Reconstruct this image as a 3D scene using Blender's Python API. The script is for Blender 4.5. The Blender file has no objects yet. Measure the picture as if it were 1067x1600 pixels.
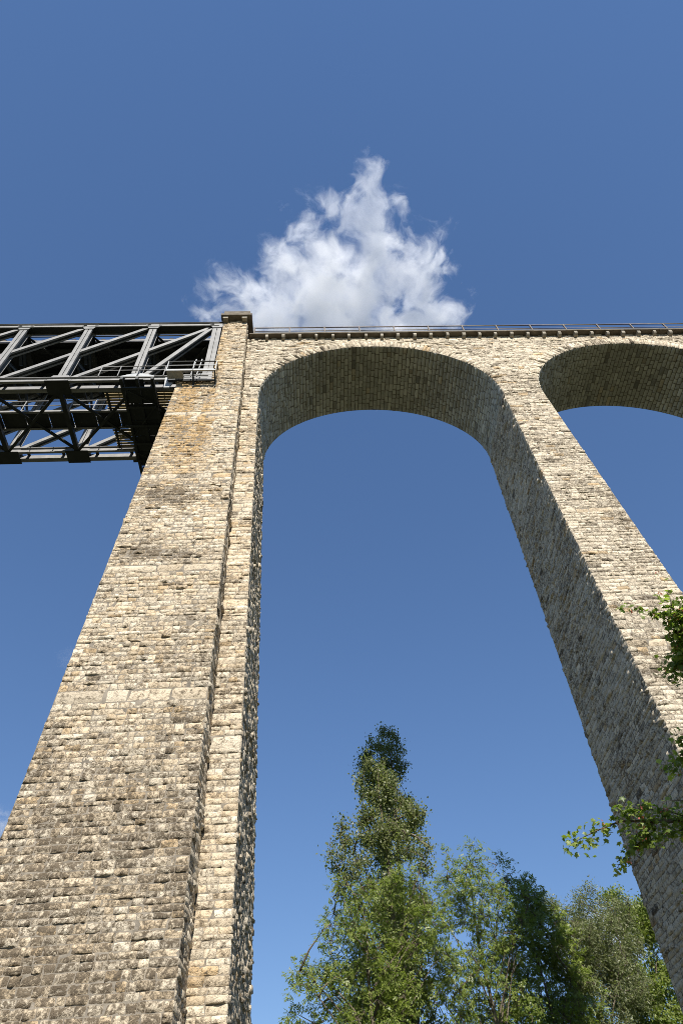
import bpy, bmesh, math, random
import numpy as np
from mathutils import Vector, Matrix, noise as mnoise

random.seed(7)
RNG = np.random.default_rng(11)
SC = bpy.context.scene
COL = SC.collection

# ------------------------------------------------------------------ camera, sky, sun, exposure
FPX = 1025.5
PITCH, ROLL, YAW = 0.88587, -0.08684, 0.07989
fw = np.array([math.sin(YAW) * math.cos(PITCH), math.cos(YAW) * math.cos(PITCH), math.sin(PITCH)])
_rt = np.array([math.cos(YAW), -math.sin(YAW), 0.0])
_up = np.cross(_rt, fw)
rt = _rt * math.cos(ROLL) + _up * math.sin(ROLL)
up = -_rt * math.sin(ROLL) + _up * math.cos(ROLL)
camd = bpy.data.cameras.new('camera')
cam = bpy.data.objects.new('camera', camd)
COL.objects.link(cam)
camd.sensor_fit = 'VERTICAL'
camd.sensor_height = 24.0
camd.lens = 24.0 * FPX / 1600.0
camd.clip_start = 0.05
camd.clip_end = 12000.0
m = Matrix.Identity(4)
for i in range(3):
    m[i][0], m[i][1], m[i][2] = rt[i], up[i], -fw[i]
cam.matrix_world = m
SC.camera = cam

SUN_EL, SUN_AZ = math.radians(39.0), math.radians(5.5)      # sun behind the camera, a little to its right
world = bpy.data.worlds.new('World')
SC.world = world
world.use_nodes = True
wn = world.node_tree
sky = wn.nodes.new('ShaderNodeTexSky')
sky.sky_type = 'NISHITA'
sky.sun_disc = False
sky.sun_elevation = SUN_EL
sky.sun_rotation = math.pi - SUN_AZ
sky.air_density = 1.0
sky.dust_density = 0.0
sky.ozone_density = 5.0
bg = wn.nodes['Background']
skg = wn.nodes.new('ShaderNodeGamma')
skg.inputs[1].default_value = 0.67
skh = wn.nodes.new('ShaderNodeHueSaturation')
skh.inputs['Hue'].default_value = 0.510
skh.inputs['Saturation'].default_value = 1.28
skh.inputs['Value'].default_value = 1.24
wn.links.new(sky.outputs[0], skg.inputs[0])
wn.links.new(skg.outputs[0], skh.inputs['Color'])
wn.links.new(skh.outputs[0], bg.inputs['Color'])
bg.inputs['Strength'].default_value = 0.113
sund = bpy.data.lights.new('sun', 'SUN')
sund.energy = 5.0
sund.angle = math.radians(0.5)
sund.color = (1.0, 0.95, 0.87)
sun = bpy.data.objects.new('sun', sund)
COL.objects.link(sun)
sdir = Vector((math.sin(SUN_AZ) * math.cos(SUN_EL), -math.cos(SUN_AZ) * math.cos(SUN_EL), math.sin(SUN_EL)))
sun.rotation_euler = sdir.to_track_quat('Z', 'Y').to_euler()
sun.location = (3, -30, 40)
SC.view_settings.view_transform = 'Standard'
SC.view_settings.look = 'None'
SC.view_settings.gamma = 1.0
SC.view_settings.use_curve_mapping = False
SC.view_settings.exposure = 0.7
SC.cycles.volume_bounces = 24
SC.cycles.max_bounces = 24
SC.cycles.diffuse_bounces = 5
SC.cycles.transmission_bounces = 6
SC.cycles.volume_max_steps = 256
SC.cycles.use_denoising = True
SC.cycles.denoiser = 'OPENIMAGEDENOISE'
SC.cycles.denoising_input_passes = 'RGB_ALBEDO_NORMAL'
SC.cycles.denoising_prefilter = 'NONE'
SC.cycles.filter_width = 0.9


# ------------------------------------------------------------------ helpers
def link(name, mesh, mat, parent=None):
    o = bpy.data.objects.new(name, mesh)
    COL.objects.link(o)
    if mat is not None and not mesh.materials:
        mesh.materials.append(mat)
    if parent is not None:
        o.parent = parent
    return o


def tag(o, label=None, cat=None, group=None, kind=None):
    if label: o['label'] = label
    if cat: o['category'] = cat
    if group: o['group'] = group
    if kind: o['kind'] = kind
    return o


def empty(name, loc, label, cat, group=None):
    o = bpy.data.objects.new(name, None)
    COL.objects.link(o)
    o.location = loc
    o.empty_display_size = 0.3
    return tag(o, label, cat, group)


class MB:
    """collects faces of one mesh (world coordinates)"""
    def __init__(self):
        self.v, self.f = [], []

    def add(self, vs, fs):
        k = len(self.v)
        self.v += [tuple(p) for p in vs]
        self.f += [tuple(i + k for i in f) for f in fs]

    def box(self, x0, x1, y0, y1, z0, z1):
        self.hexa([(x0, y0, z0), (x1, y0, z0), (x1, y1, z0), (x0, y1, z0), (x0, y0, z1), (x1, y0, z1), (x1, y1, z1), (x0, y1, z1)])

    def hexa(self, c):
        self.add(c, [(3, 2, 1, 0), (4, 5, 6, 7), (0, 1, 5, 4), (1, 2, 6, 5), (2, 3, 7, 6), (3, 0, 4, 7)])

    def bar(self, a, b, w, h, upv=(0, 0, 1), off=(0.0, 0.0)):
        """rectangular bar from a to b; w across, h along upv"""
        a, b = Vector(a), Vector(b)
        d = (b - a).normalized()
        u = Vector(upv)
        s = d.cross(u)
        if s.length < 1e-4:
            s = d.cross(Vector((1, 0, 0)))
        s.normalize()
        u = s.cross(d).normalized()
        o = s * off[0] + u * off[1]
        c = []
        for p in (a, b):
            for sx, sy in ((-1, -1), (1, -1), (1, 1), (-1, 1)):
                c.append(p + o + s * (sx * w / 2) + u * (sy * h / 2))
        self.hexa(c)

    def tube(self, pts, radii, n=6):
        pts = [Vector(p) for p in pts]
        k0 = len(self.v)
        for i, p in enumerate(pts):
            d = (pts[min(i + 1, len(pts) - 1)] - pts[max(i - 1, 0)])
            d = d.normalized() if d.length > 1e-6 else Vector((0, 0, 1))
            a = d.cross(Vector((0.31, 0.2, 0.93)) if abs(d.z) < 0.9 else Vector((1, 0.1, 0)))
            a.normalize()
            b = d.cross(a)
            for j in range(n):
                t = 2 * math.pi * j / n
                self.v.append(tuple(p + (a * math.cos(t) + b * math.sin(t)) * radii[i]))
        for i in range(len(pts) - 1):
            for j in range(n):
                j2 = (j + 1) % n
                self.f.append((k0 + i * n + j, k0 + i * n + j2, k0 + (i + 1) * n + j2, k0 + (i + 1) * n + j))
        self.f.append(tuple(k0 + j for j in reversed(range(n))))
        self.f.append(tuple(k0 + (len(pts) - 1) * n + j for j in range(n)))

    def build(self, name, mat, parent=None, smooth=False):
        me = bpy.data.meshes.new(name)
        org = parent_org(parent)
        vs = [(x - org[0], y - org[1], z - org[2]) for x, y, z in self.v]
        me.from_pydata(vs, [], self.f)
        if smooth:
            me.shade_smooth()
        return link(name, me, mat, parent)


def parent_org(p):
    t = Vector((0, 0, 0))
    while p is not None:
        t += p.location
        p = p.parent
    return t


def np_mesh(name, V, F, mat, parent=None, attr=None, smooth=False):
    """numpy quads/tris -> mesh object; V world coordinates, F (n,k)"""
    org = np.array(parent_org(parent))
    me = bpy.data.meshes.new(name)
    V = np.asarray(V, dtype=np.float32) - org.astype(np.float32)
    F = np.asarray(F, dtype=np.int32)
    n, k = F.shape
    me.vertices.add(len(V))
    me.vertices.foreach_set('co', V.ravel())
    me.loops.add(n * k)
    me.loops.foreach_set('vertex_index', F.ravel())
    me.polygons.add(n)
    me.polygons.foreach_set('loop_start', np.arange(0, n * k, k, dtype=np.int32))
    if attr is not None:
        a = me.attributes.new('tone', 'FLOAT_COLOR', 'POINT')
        a.data.foreach_set('color', np.asarray(attr, dtype=np.float32).ravel())
    me.update(calc_edges=True)
    me.validate()
    if smooth:
        me.shade_smooth()
    return link(name, me, mat, parent)


# ------------------------------------------------------------------ materials
def mat_new(name):
    mt = bpy.data.materials.new(name)
    mt.use_nodes = True
    nt = mt.node_tree
    return mt, nt, nt.nodes['Principled BSDF']


def N(nt, t, **kw):
    n = nt.nodes.new(t)
    for k, v in kw.items():
        if k in n.inputs:
            n.inputs[k].default_value = v
        else:
            setattr(n, k, v)
    return n


def math_n(nt, op, a, b=None, clamp=False):
    n = nt.nodes.new('ShaderNodeMath')
    n.operation = op
    n.use_clamp = clamp
    for i, x in enumerate((a, b)):
        if x is None: continue
        if isinstance(x, (int, float)): n.inputs[i].default_value = x
        else: nt.links.new(x, n.inputs[i])
    return n.outputs[0]


def mixc(nt, fac, a, b):
    n = nt.nodes.new('ShaderNodeMix')
    n.data_type = 'RGBA'
    for s, x in ((n.inputs[0], fac), (n.inputs[6], a), (n.inputs[7], b)):
        if isinstance(x, (int, float)): s.default_value = x
        elif isinstance(x, tuple): s.default_value = (*x, 1.0)
        else: nt.links.new(x, s)
    return n.outputs[2]


def noise_n(nt, vec, scale, detail=4.0, rough=0.6, dist=0.0):
    n = N(nt, 'ShaderNodeTexNoise', Scale=scale, Detail=detail, Roughness=rough, Distortion=dist)
    if vec is not None:
        nt.links.new(vec, n.inputs['Vector'])
    return n.outputs['Fac']


def masonry(name, cream, gray, ochre, bump=0.95, contrast=4.2):
    """rock-faced limestone; per-stone attribute tone = (weathering, ochre share, value, random)"""
    mt, nt, b = mat_new(name)
    at = N(nt, 'ShaderNodeAttribute', attribute_name='tone')
    sep = N(nt, 'ShaderNodeSeparateColor')
    nt.links.new(at.outputs['Color'], sep.inputs[0])
    geo = N(nt, 'ShaderNodeNewGeometry')
    off = N(nt, 'ShaderNodeVectorMath', operation='SCALE')
    nt.links.new(at.outputs['Color'], off.inputs[0])
    off.inputs['Scale'].default_value = 0.0
    pos = geo.outputs['Position']
    shift = N(nt, 'ShaderNodeCombineXYZ')
    nt.links.new(math_n(nt, 'MULTIPLY', at.outputs['Alpha'], 37.0), shift.inputs[0])
    nt.links.new(math_n(nt, 'MULTIPLY', at.outputs['Alpha'], 71.0), shift.inputs[2])
    add = N(nt, 'ShaderNodeVectorMath', operation='ADD')
    nt.links.new(pos, add.inputs[0])
    nt.links.new(shift.outputs[0], add.inputs[1])
    pv = add.outputs[0]
    n1 = noise_n(nt, pv, 6.5, 5, 0.7, 0.8)
    n2 = noise_n(nt, pv, 15.0, 5, 0.75, 0.6)
    n3 = noise_n(nt, pos, 0.7, 4, 0.6)
    # weathered grey film on the faces, clean cream where the stone is chipped
    f = math_n(nt, 'ADD', sep.outputs[0], math_n(nt, 'MULTIPLY', math_n(nt, 'SUBTRACT', n1, 0.5), contrast))
    f = math_n(nt, 'ADD', f, math_n(nt, 'MULTIPLY', math_n(nt, 'SUBTRACT', n2, 0.5), contrast * 0.9))
    f = math_n(nt, 'ADD', f, math_n(nt, 'MULTIPLY', math_n(nt, 'SUBTRACT', n3, 0.5), 0.7), True)
    o = math_n(nt, 'MULTIPLY', sep.outputs[1], math_n(nt, 'MULTIPLY', n1, 2.0), True)
    base = mixc(nt, o, cream, ochre)
    colr = mixc(nt, f, base, gray)
    vm = N(nt, 'ShaderNodeVectorMath', operation='SCALE')
    nt.links.new(colr, vm.inputs[0])
    nt.links.new(math_n(nt, 'MULTIPLY', sep.outputs[2], 0.745), vm.inputs['Scale'])
    nt.links.new(vm.outputs[0], b.inputs['Base Color'])
    b.inputs['Roughness'].default_value = 0.95
    b.inputs['Specular IOR Level'].default_value = 0.15
    bp = N(nt, 'ShaderNodeBump', Strength=bump, Distance=0.05)
    hsum = math_n(nt, 'ADD', n1, math_n(nt, 'MULTIPLY', n2, 0.9))
    nt.links.new(hsum, bp.inputs['Height'])
    nt.links.new(bp.outputs[0], b.inputs['Normal'])
    return mt


def plain(name, c1, c2, scale=4.0, rough=0.8, bump=0.0, spec=0.3, metal=0.0, lo=0.35, hi=0.7):
    mt, nt, b = mat_new(name)
    c1, c2 = tuple(0.8 * c for c in c1), tuple(0.8 * c for c in c2)
    geo = N(nt, 'ShaderNodeNewGeometry')
    n1 = noise_n(nt, geo.outputs['Position'], scale, 6, 0.65)
    mr = N(nt, 'ShaderNodeMapRange')
    mr.inputs[1].default_value, mr.inputs[2].default_value = lo, hi
    nt.links.new(n1, mr.inputs[0])
    nt.links.new(mixc(nt, mr.outputs[0], c1, c2), b.inputs['Base Color'])
    b.inputs['Roughness'].default_value = rough
    b.inputs['Specular IOR Level'].default_value = spec
    b.inputs['Metallic'].default_value = metal
    if bump:
        bp = N(nt, 'ShaderNodeBump', Strength=bump, Distance=0.03)
        nt.links.new(noise_n(nt, geo.outputs['Position'], scale * 8, 5), bp.inputs['Height'])
        nt.links.new(bp.outputs[0], b.inputs['Normal'])
    return mt


def leafmat(name, c1, c2, trans=0.45):
    c1, c2 = tuple(1.0 * c for c in c1), tuple(1.0 * c for c in c2)
    mt = bpy.data.materials.new(name)
    mt.use_nodes = True
    nt = mt.node_tree
    nt.nodes.clear()
    out = N(nt, 'ShaderNodeOutputMaterial')
    at = N(nt, 'ShaderNodeAttribute', attribute_name='tone')
    sep = N(nt, 'ShaderNodeSeparateColor')
    nt.links.new(at.outputs['Color'], sep.inputs[0])
    c = mixc(nt, sep.outputs[0], c1, c2)
    p = N(nt, 'ShaderNodeBsdfPrincipled', Roughness=0.42)
    p.inputs['Specular IOR Level'].default_value = 0.4
    nt.links.new(c, p.inputs['Base Color'])
    t = N(nt, 'ShaderNodeBsdfTranslucent')
    c2n = N(nt, 'ShaderNodeVectorMath', operation='MULTIPLY')
    nt.links.new(c, c2n.inputs[0])
    c2n.inputs[1].default_value = (1.5, 1.7, 0.7)
    nt.links.new(c2n.outputs[0], t.inputs['Color'])
    mx = N(nt, 'ShaderNodeMixShader')
    mx.inputs[0].default_value = trans
    nt.links.new(p.outputs[0], mx.inputs[1])
    nt.links.new(t.outputs[0], mx.inputs[2])
    nt.links.new(mx.outputs[0], out.inputs['Surface'])
    return mt


CREAM, GRAY, OCHRE = (0.75, 0.655, 0.505), (0.165, 0.130, 0.090), (0.56, 0.37, 0.17)
M_STONE = masonry('limestone_masonry', CREAM, GRAY, OCHRE)
M_SOFFIT = masonry('soffit_blocks', (0.66, 0.625, 0.53), (0.38, 0.355, 0.30), (0.55, 0.44, 0.28), bump=0.6, contrast=1.4)
M_MORTAR = plain('lime_mortar', (0.17, 0.148, 0.118), (0.34, 0.295, 0.235), 3.0, 0.95, 0.5, 0.1)
M_JOINT = plain('soffit_joint', (0.19, 0.17, 0.135), (0.32, 0.285, 0.225), 3.0, 0.95, 0.4, 0.1)  # mottled mortar tone of the arch barrel, between the soffit blocks
M_COPING = plain('coping_stone', (0.13, 0.11, 0.085), (0.26, 0.22, 0.17), 2.5, 0.9, 0.4, 0.2)
M_CORBEL = plain('corbel_stone', (0.28, 0.245, 0.19), (0.48, 0.43, 0.345), 3.0, 0.9, 0.4, 0.2)
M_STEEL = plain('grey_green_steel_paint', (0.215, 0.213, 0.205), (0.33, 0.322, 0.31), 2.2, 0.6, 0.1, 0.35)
M_DARKSTEEL_SHADE = plain('dark_steel_with_shade', (0.022, 0.025, 0.023), (0.04, 0.043, 0.04), 2.0, 0.6, 0.1, 0.3)  # near-black: underside shade painted into truss parts, also plain dark fittings
M_GALV = plain('galvanised_steel', (0.36, 0.37, 0.37), (0.48, 0.49, 0.49), 6.0, 0.5, 0.0, 0.4)
M_RAIL = plain('rusty_railing_steel', (0.14, 0.11, 0.09), (0.24, 0.20, 0.16), 3.0, 0.7, 0.0, 0.3)
M_PLANK = plain('weathered_plank', (0.34, 0.26, 0.13), (0.45, 0.36, 0.20), 3.0, 0.85, 0.2, 0.2)
M_SLEEPER = plain('creosoted_sleeper', (0.06, 0.05, 0.04), (0.10, 0.08, 0.06), 3.0, 0.9, 0.2, 0.2)
M_BARK = plain('bark', (0.11, 0.085, 0.06), (0.24, 0.20, 0.15), 5.0, 0.95, 0.6, 0.1)
M_BARK_PALE = plain('pale_bark', (0.12, 0.095, 0.07), (0.24, 0.20, 0.15), 5.0, 0.95, 0.6, 0.1)
M_GRASS = plain('meadow_grass', (0.055, 0.058, 0.03), (0.10, 0.095, 0.06), 0.8, 0.95, 0.8, 0.1)
M_POPLAR = leafmat('poplar_leaf', (0.085, 0.105, 0.035), (0.22, 0.235, 0.105))
M_ASH = leafmat('ash_leaf', (0.10, 0.135, 0.026), (0.24, 0.28, 0.07))
M_WILLOW = leafmat('willow_leaf', (0.10, 0.115, 0.05), (0.23, 0.245, 0.13))
M_MAPLE = leafmat('maple_leaf_green', (0.08, 0.125, 0.02), (0.27, 0.32, 0.075), 0.48)
M_SEED = leafmat('maple_seed_pink', (0.45, 0.14, 0.10), (0.55, 0.25, 0.16), 0.3)

# ------------------------------------------------------------------ ground
def ground():
    n = 60
    me = bpy.data.meshes.new('ground')
    g = np.sinh(np.linspace(-5.2, 5.2, n)) / math.sinh(5.2) * 4000
    X, Y = np.meshgrid(g, g, indexing='ij')
    Z = -1.6 + 0.25 * np.sin(X * 0.11) * np.sin(Y * 0.09) * np.clip((np.abs(Y) + np.abs(X)) / 60, 0, 1)
    V = np.stack([X, Y, Z], -1).reshape(-1, 3)
    I = np.arange(n * n).reshape(n, n)
    F = np.stack([I[:-1, :-1], I[1:, :-1], I[1:, 1:], I[:-1, 1:]], -1).reshape(-1, 4)
    o = np_mesh('ground', V, F, M_GRASS)
    tag(o, kind='structure')
ground()

# ------------------------------------------------------------------ the stone viaduct: measures
D, W, XA, ZS, RX, RZ, SP = 17.17, 4.376, 4.061, 31.033, 6.566, 5.783, 15.2985
BS, BF = 0.02233, 0.02668
ZB, ZT = -1.9, 38.05
dz = lambda z: max(ZS - z, 0.0)
yF = lambda z: D - BF * dz(z)
yB = lambda z: D + W + BF * dz(z)
p1R = lambda z: XA - RX + BS * dz(z)                 # inner side of the abutment pier
p2L = lambda z: XA + RX - BS * dz(z)
p2R = lambda z: XA + SP - RX + BS * dz(z)
p3L = lambda z: XA + SP + RX - BS * dz(z)
p3R = lambda z: XA + 2 * SP - RX + BS * dz(z)
yP = lambda z: yF(z) - (0.6 + 0.02 * (38.0 - z))     # face of the projecting pilaster
yPB = lambda z: D + W + BF * dz(z) + 0.6 + 0.01 * (38.0 - z)
pL = lambda z: -6.64 - 0.0223 * (31.2 - z)
pR = lambda z: -2.70 - 0.02 * z
ULX = -4.90                                          # left side of the upper pillar
ZLEDGE, ZCAP = 31.2, 39.38
RING = 0.60

viaduct = empty('stone_viaduct', (3.0, D + W / 2, -1.6), 'tall pale limestone railway viaduct with two round arches and battered piers', 'viaduct')

def rng(a, b, n=None):
    return RNG.uniform(a, b, n)

# core (mortar) bodies
def frustum(name, xl, xr, y0, y1, z0, z1, parent, mat=M_MORTAR):
    b = MB()
    c = []
    for z in (z0, z1):
        c += [(xl(z), y0(z), z), (xr(z), y0(z), z), (xr(z), y1(z), z), (xl(z), y1(z), z)]
    b.hexa(c)
    return b.build(name, mat, parent)

core1 = frustum('pier', lambda z: pR(z) - 0.8, p1R, yF, yB, ZB, ZS, viaduct)
core1['label'] = 'abutment pier beside the steel bridge'
core2 = frustum('pier', p2L, p2R, yF, yB, ZB, ZS, viaduct)
core2['label'] = 'slender pier between the two arches'
core3 = frustum('pier', p3L, p3R, yF, yB, ZB, ZS, viaduct)
pil = frustum('pilaster', pL, pR, yP, yPB, ZB, ZLEDGE, viaduct)
pilu = frustum('pillar', lambda z: ULX, pR, yP, yPB, ZLEDGE - 0.02, ZCAP, viaduct)

def superstructure():
    b = MB()
    nt_ = 72
    x_l = -3.9
    spans = [(XA, x_l), (XA + SP, None)]
    for y, flip in ((D, False), (D + W, True)):
        def quad(a, c, d, e):
            q = [(a[0], y, a[1]), (c[0], y, c[1]), (d[0], y, d[1]), (e[0], y, e[1])]
            b.add(q, [(0, 1, 2, 3)] if not flip else [(3, 2, 1, 0)])
        quad((x_l, ZS - 0.3), (XA - RX, ZS - 0.0), (XA - RX, ZT), (x_l, ZT))
        quad((XA + RX, ZS), (XA + SP - RX, ZS), (XA + SP - RX, ZT), (XA + RX, ZT))
        quad((XA + SP + RX, ZS), (XA + 2 * SP - RX, ZS), (XA + 2 * SP - RX, ZT), (XA + SP + RX, ZT))
        for xc in (XA, XA + SP):
            for i in range(nt_):
                t0, t1 = math.pi * (1 - i / nt_), math.pi * (1 - (i + 1) / nt_)
                p, q = (xc + RX * math.cos(t0), ZS + RZ * math.sin(t0)), (xc + RX * math.cos(t1), ZS + RZ * math.sin(t1))
                quad(p, q, (q[0], ZT), (p[0], ZT))
    b.add([(x_l, D, ZT), (XA + 2 * SP - RX, D, ZT), (XA + 2 * SP - RX, D + W, ZT), (x_l, D + W, ZT)], [(0, 1, 2, 3)])
    o = b.build('spandrel_wall', M_MORTAR, viaduct)
    for xc in (XA, XA + SP):
        b = MB()
        for i in range(nt_):
            t0, t1 = math.pi * (1 - i / nt_), math.pi * (1 - (i + 1) / nt_)
            p, q = (xc + RX * math.cos(t0), ZS + RZ * math.sin(t0)), (xc + RX * math.cos(t1), ZS + RZ * math.sin(t1))
            b.add([(p[0], D, p[1]), (p[0], D + W, p[1]), (q[0], D + W, q[1]), (q[0], D, q[1])], [(0, 1, 2, 3)])
        a = b.build('arch_barrel', M_JOINT, viaduct)
        BARREL.append(a)
    return o
BARREL = []
spandrel = superstructure()

# ---- stones
class Stones:
    def __init__(self):
        self.q, self.n, self.b, self.t, self.c = [], [], [], [], []

    def add(self, quad, nrm, bulge, tone, cls):
        self.q.append(quad); self.n.append(nrm); self.b.append(bulge); self.t.append(tone); self.c.append(cls)
ST = Stones()

def courses(z0, z1, bands=(), mean=0.172):
    out, z = [], z0
    bands = sorted(bands)
    while z < z1 - 0.06:
        nb = next((b for b in bands if b[0] >= z - 1e-6), None)
        if nb is not None and abs(nb[0] - z) < 0.09:
            out.append((z, nb[1], True)); z = nb[1]; continue
        lim = nb[0] if nb is not None else z1
        h = min(max(RNG.normal(mean, 0.03), 0.10), 0.25)
        if lim - (z + h) < 0.10:
            h = lim - z if lim - z < 0.26 else (lim - z) / 2
        out.append((z, z + h, False)); z += h
    return out

def vn(x, z, s, k=0.0):
    return mnoise.noise(Vector((x * s, z * s, k)))

def row(xl0, xr0, xl1, xr1, za, zb, mean, place, tonef, cls, bulge, lo=0.02, jl=0.014, jr=0.014, gap=0.0):
    """one course of stones between two edges; place(u, z) -> (point, normal)"""
    L = (xr0 + xr1 - xl0 - xl1) / 2
    if L < 0.08:
        return
    us, u = [0.0], 0.0
    while u < L:
        u += max(mean * 0.5, RNG.lognormal(math.log(mean), 0.33))
        us.append(u)
    if len(us) > 2 and us[-1] - L > (us[-1] - us[-2]) * 0.55:
        us.pop()
    us = [x / us[-1] for x in us]
    el, er = abs(rng(0, jl)), abs(rng(0, jr))
    for i in range(len(us) - 1):
        a, c = us[i], us[i + 1]
        sk = rng(-0.02, 0.02)
        xa0, xc0 = xl0 + (xr0 - xl0) * a, xl0 + (xr0 - xl0) * c
        xa1, xc1 = xl1 + (xr1 - xl1) * a, xl1 + (xr1 - xl1) * c
        if i == 0: xa0 -= el; xa1 -= el
        else: xa0 += gap; xa1 += gap
        if i == len(us) - 2: xc0 += er; xc1 += er
        else: xc0 -= gap; xc1 -= gap
        zl, zh = za + gap * 0.8, zb - gap * 0.8
        P = [place(xa0, zl), place(xc0, zl), place(xc1, zh), place(xa1, zh)]
        quad = [p for p, _ in P]
        zm, xm = (za + zb) / 2, (xa0 + xc0) / 2
        ST.add(quad, P[0][1], bulge() , tonef(xm, zm), cls)

def tone_front(g0, tint0, v0, gz=None, ochre=None):
    def f(x, z):
        g = g0 + 0.42 * vn(x, z, 0.42, 3.1) + 0.22 * vn(x, z * 0.35, 1.3, 7.7) + 0.36 * (RNG.random() - 0.5)
        if gz: g += gz(x, z)
        t = tint0 * RNG.random() * 1.2
        if RNG.random() < 0.04: t = 0.7
        if ochre: t += ochre(x, z)
        v = v0 * RNG.normal(1.0, 0.09)
        r = RNG.random()
        if r < 0.03: g += 0.5; v *= 0.75
        elif r < 0.11: g -= 0.35; v *= 1.1
        return (max(0, min(1, g)), max(0, min(1, t)), max(0.45, v), RNG.random())
    return f

def smooth(a, b, x):
    t = max(0.0, min(1.0, (x - a) / (b - a)))
    return t * t * (3 - 2 * t)

rock = lambda: max(0.007, RNG.normal(0.020, 0.013))
flat = lambda: rng(0.012, 0.022)
rubble = lambda: max(0.008, RNG.normal(0.021, 0.015))

def on_front(yf, off=0.0):
    return lambda u, z: ((u, yf(z) + off, z), (0.0, -1.0, 0.02))
def on_side(xf, s):
    return lambda u, z: ((xf(z), u, z), (float(s), 0.0, 0.02))

pil_bands = [(11.0, 11.42), (16.35, 16.72), (22.1, 22.45), (27.6, 27.9)]
str_bands = [(10.15, 10.55), (15.6, 15.95), (21.2, 21.5)]
CP = courses(ZB, ZLEDGE, pil_bands)
CPU_ = courses(ZLEDGE, ZCAP)
CS = courses(ZB, ZS, str_bands)
CT = courses(ZS, ZT)
C2 = courses(ZB, ZS, [(13.2, 13.5), (20.3, 20.6)])

grey_low = lambda x, z: 0.60 * (1 - smooth(6.5, 14.5, z + 2.2 * vn(x, z, 0.3, 9))) - 0.08
drip = lambda x, z: 0.85 * smooth(19.5, 26.0, z) * (1 - smooth(-5.2, -3.9, x)) * max(0.0, 0.7 + 1.0 * vn(x * 3, z * 0.3, 0.6, 5))
spots = [(-5.95, 17.6, 0.5, 0.5), (-5.6, 21.0, 0.9, 0.5), (-5.0, 20.6, 0.6, 0.4), (-5.4, 17.3, 0.8, 0.3), (-4.3, 17.2, 0.5, 0.3)]
stain = lambda x, z: grey_low(x, z) + sum(0.95 * math.exp(-((x - a) / c) ** 2 - ((z - b_) / d) ** 2) for a, b_, c, d in spots)
t_pil = tone_front(0.25, 0.42, 1.06, stain, drip)
t_strip = tone_front(0.19, 0.40, 1.10)
t_p2 = tone_front(0.29, 0.12, 1.05)
t_sp = tone_front(0.22, 0.10, 1.08)
t_side1 = tone_front(0.20, 0.20, 1.05)
t_side2 = tone_front(0.24, 0.08, 1.22)
t_dress = tone_front(-0.12, 0.35, 1.08)

for za, zb, band in CP:
    row(pL(za), pR(za), pL(zb), pR(zb), za, zb, 0.95 if band else 0.31, on_front(yP), t_dress if band else t_pil, 'dressed_stone' if band else 'stone', flat if band else rock)
    row(yP(za), yF(za), yP(zb), yF(zb), za, zb, 0.5, on_side(pR, 1), t_side1, 'side', rubble, jr=0.0)
for za, zb, band in CPU_:
    row(ULX, pR(za), ULX, pR(zb), za, zb, 0.36, on_front(yP), t_pil, 'stone', rock)
    row(yP(za), yF(za), yP(zb), yF(zb), za, zb, 0.5, on_side(pR, 1), t_side1, 'side', rubble, jr=0.0)
for za, zb, band in CS:
    row(pR(za), p1R(za), pR(zb), p1R(zb), za, zb, 0.6 if band else 0.38, on_front(yF), t_dress if band else t_strip, 'dressed_stone' if band else 'stone', flat if band else rock, jl=0.0)
    row(yF(za), yB(za), yF(zb), yB(zb), za, zb, 0.40, on_side(p1R, 1), t_side1, 'side', rubble)
for za, zb, band in C2:
    row(p2L(za), p2R(za), p2L(zb), p2R(zb), za, zb, 0.8 if band else 0.38, on_front(yF), t_dress if band else t_p2, 'stone', flat if band else rock)
    row(yF(za), yB(za), yF(zb), yB(zb), za, zb, 0.40, on_side(p2L, -1), t_side2, 'side', rubble)
    row(p3L(za), p3R(za), p3L(zb), p3R(zb), za, zb, 0.7, on_front(yF), t_p2, 'side', rock)
# spandrels
def ring_x(z, xc, s):
    k = (z - ZS) / (RZ + RING)
    return xc + s * (RX + RING) * math.sqrt(max(0.0, 1 - k * k))
for za, zb, band in CT:
    iv = []
    if zb <= ZS + RZ + RING - 0.02:
        iv.append((pR(za), ring_x(za, XA, -1), pR(zb), ring_x(zb, XA, -1)))
        iv.append((ring_x(za, XA, 1), ring_x(za, XA + SP, -1), ring_x(zb, XA, 1), ring_x(zb, XA + SP, -1)))
        iv.append((ring_x(za, XA + SP, 1), 27.6, ring_x(zb, XA + SP, 1), 27.6))
    else:
        iv.append((pR(za), 27.6, pR(zb), 27.6))
    for a, c, d, e in iv:
        row(a, c, d, e, za, zb, 0.40, on_front(lambda z: D), t_sp, 'stone', rock, jl=0.0, jr=0.0)

def ell(xc, t, off=0.0):
    c, s = math.cos(t), math.sin(t)
    nx, nz = c / RX, s / RZ
    l = math.hypot(nx, nz)
    return xc + RX * c + nx / l * off, ZS + RZ * s + nz / l * off, nx / l, nz / l

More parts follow.
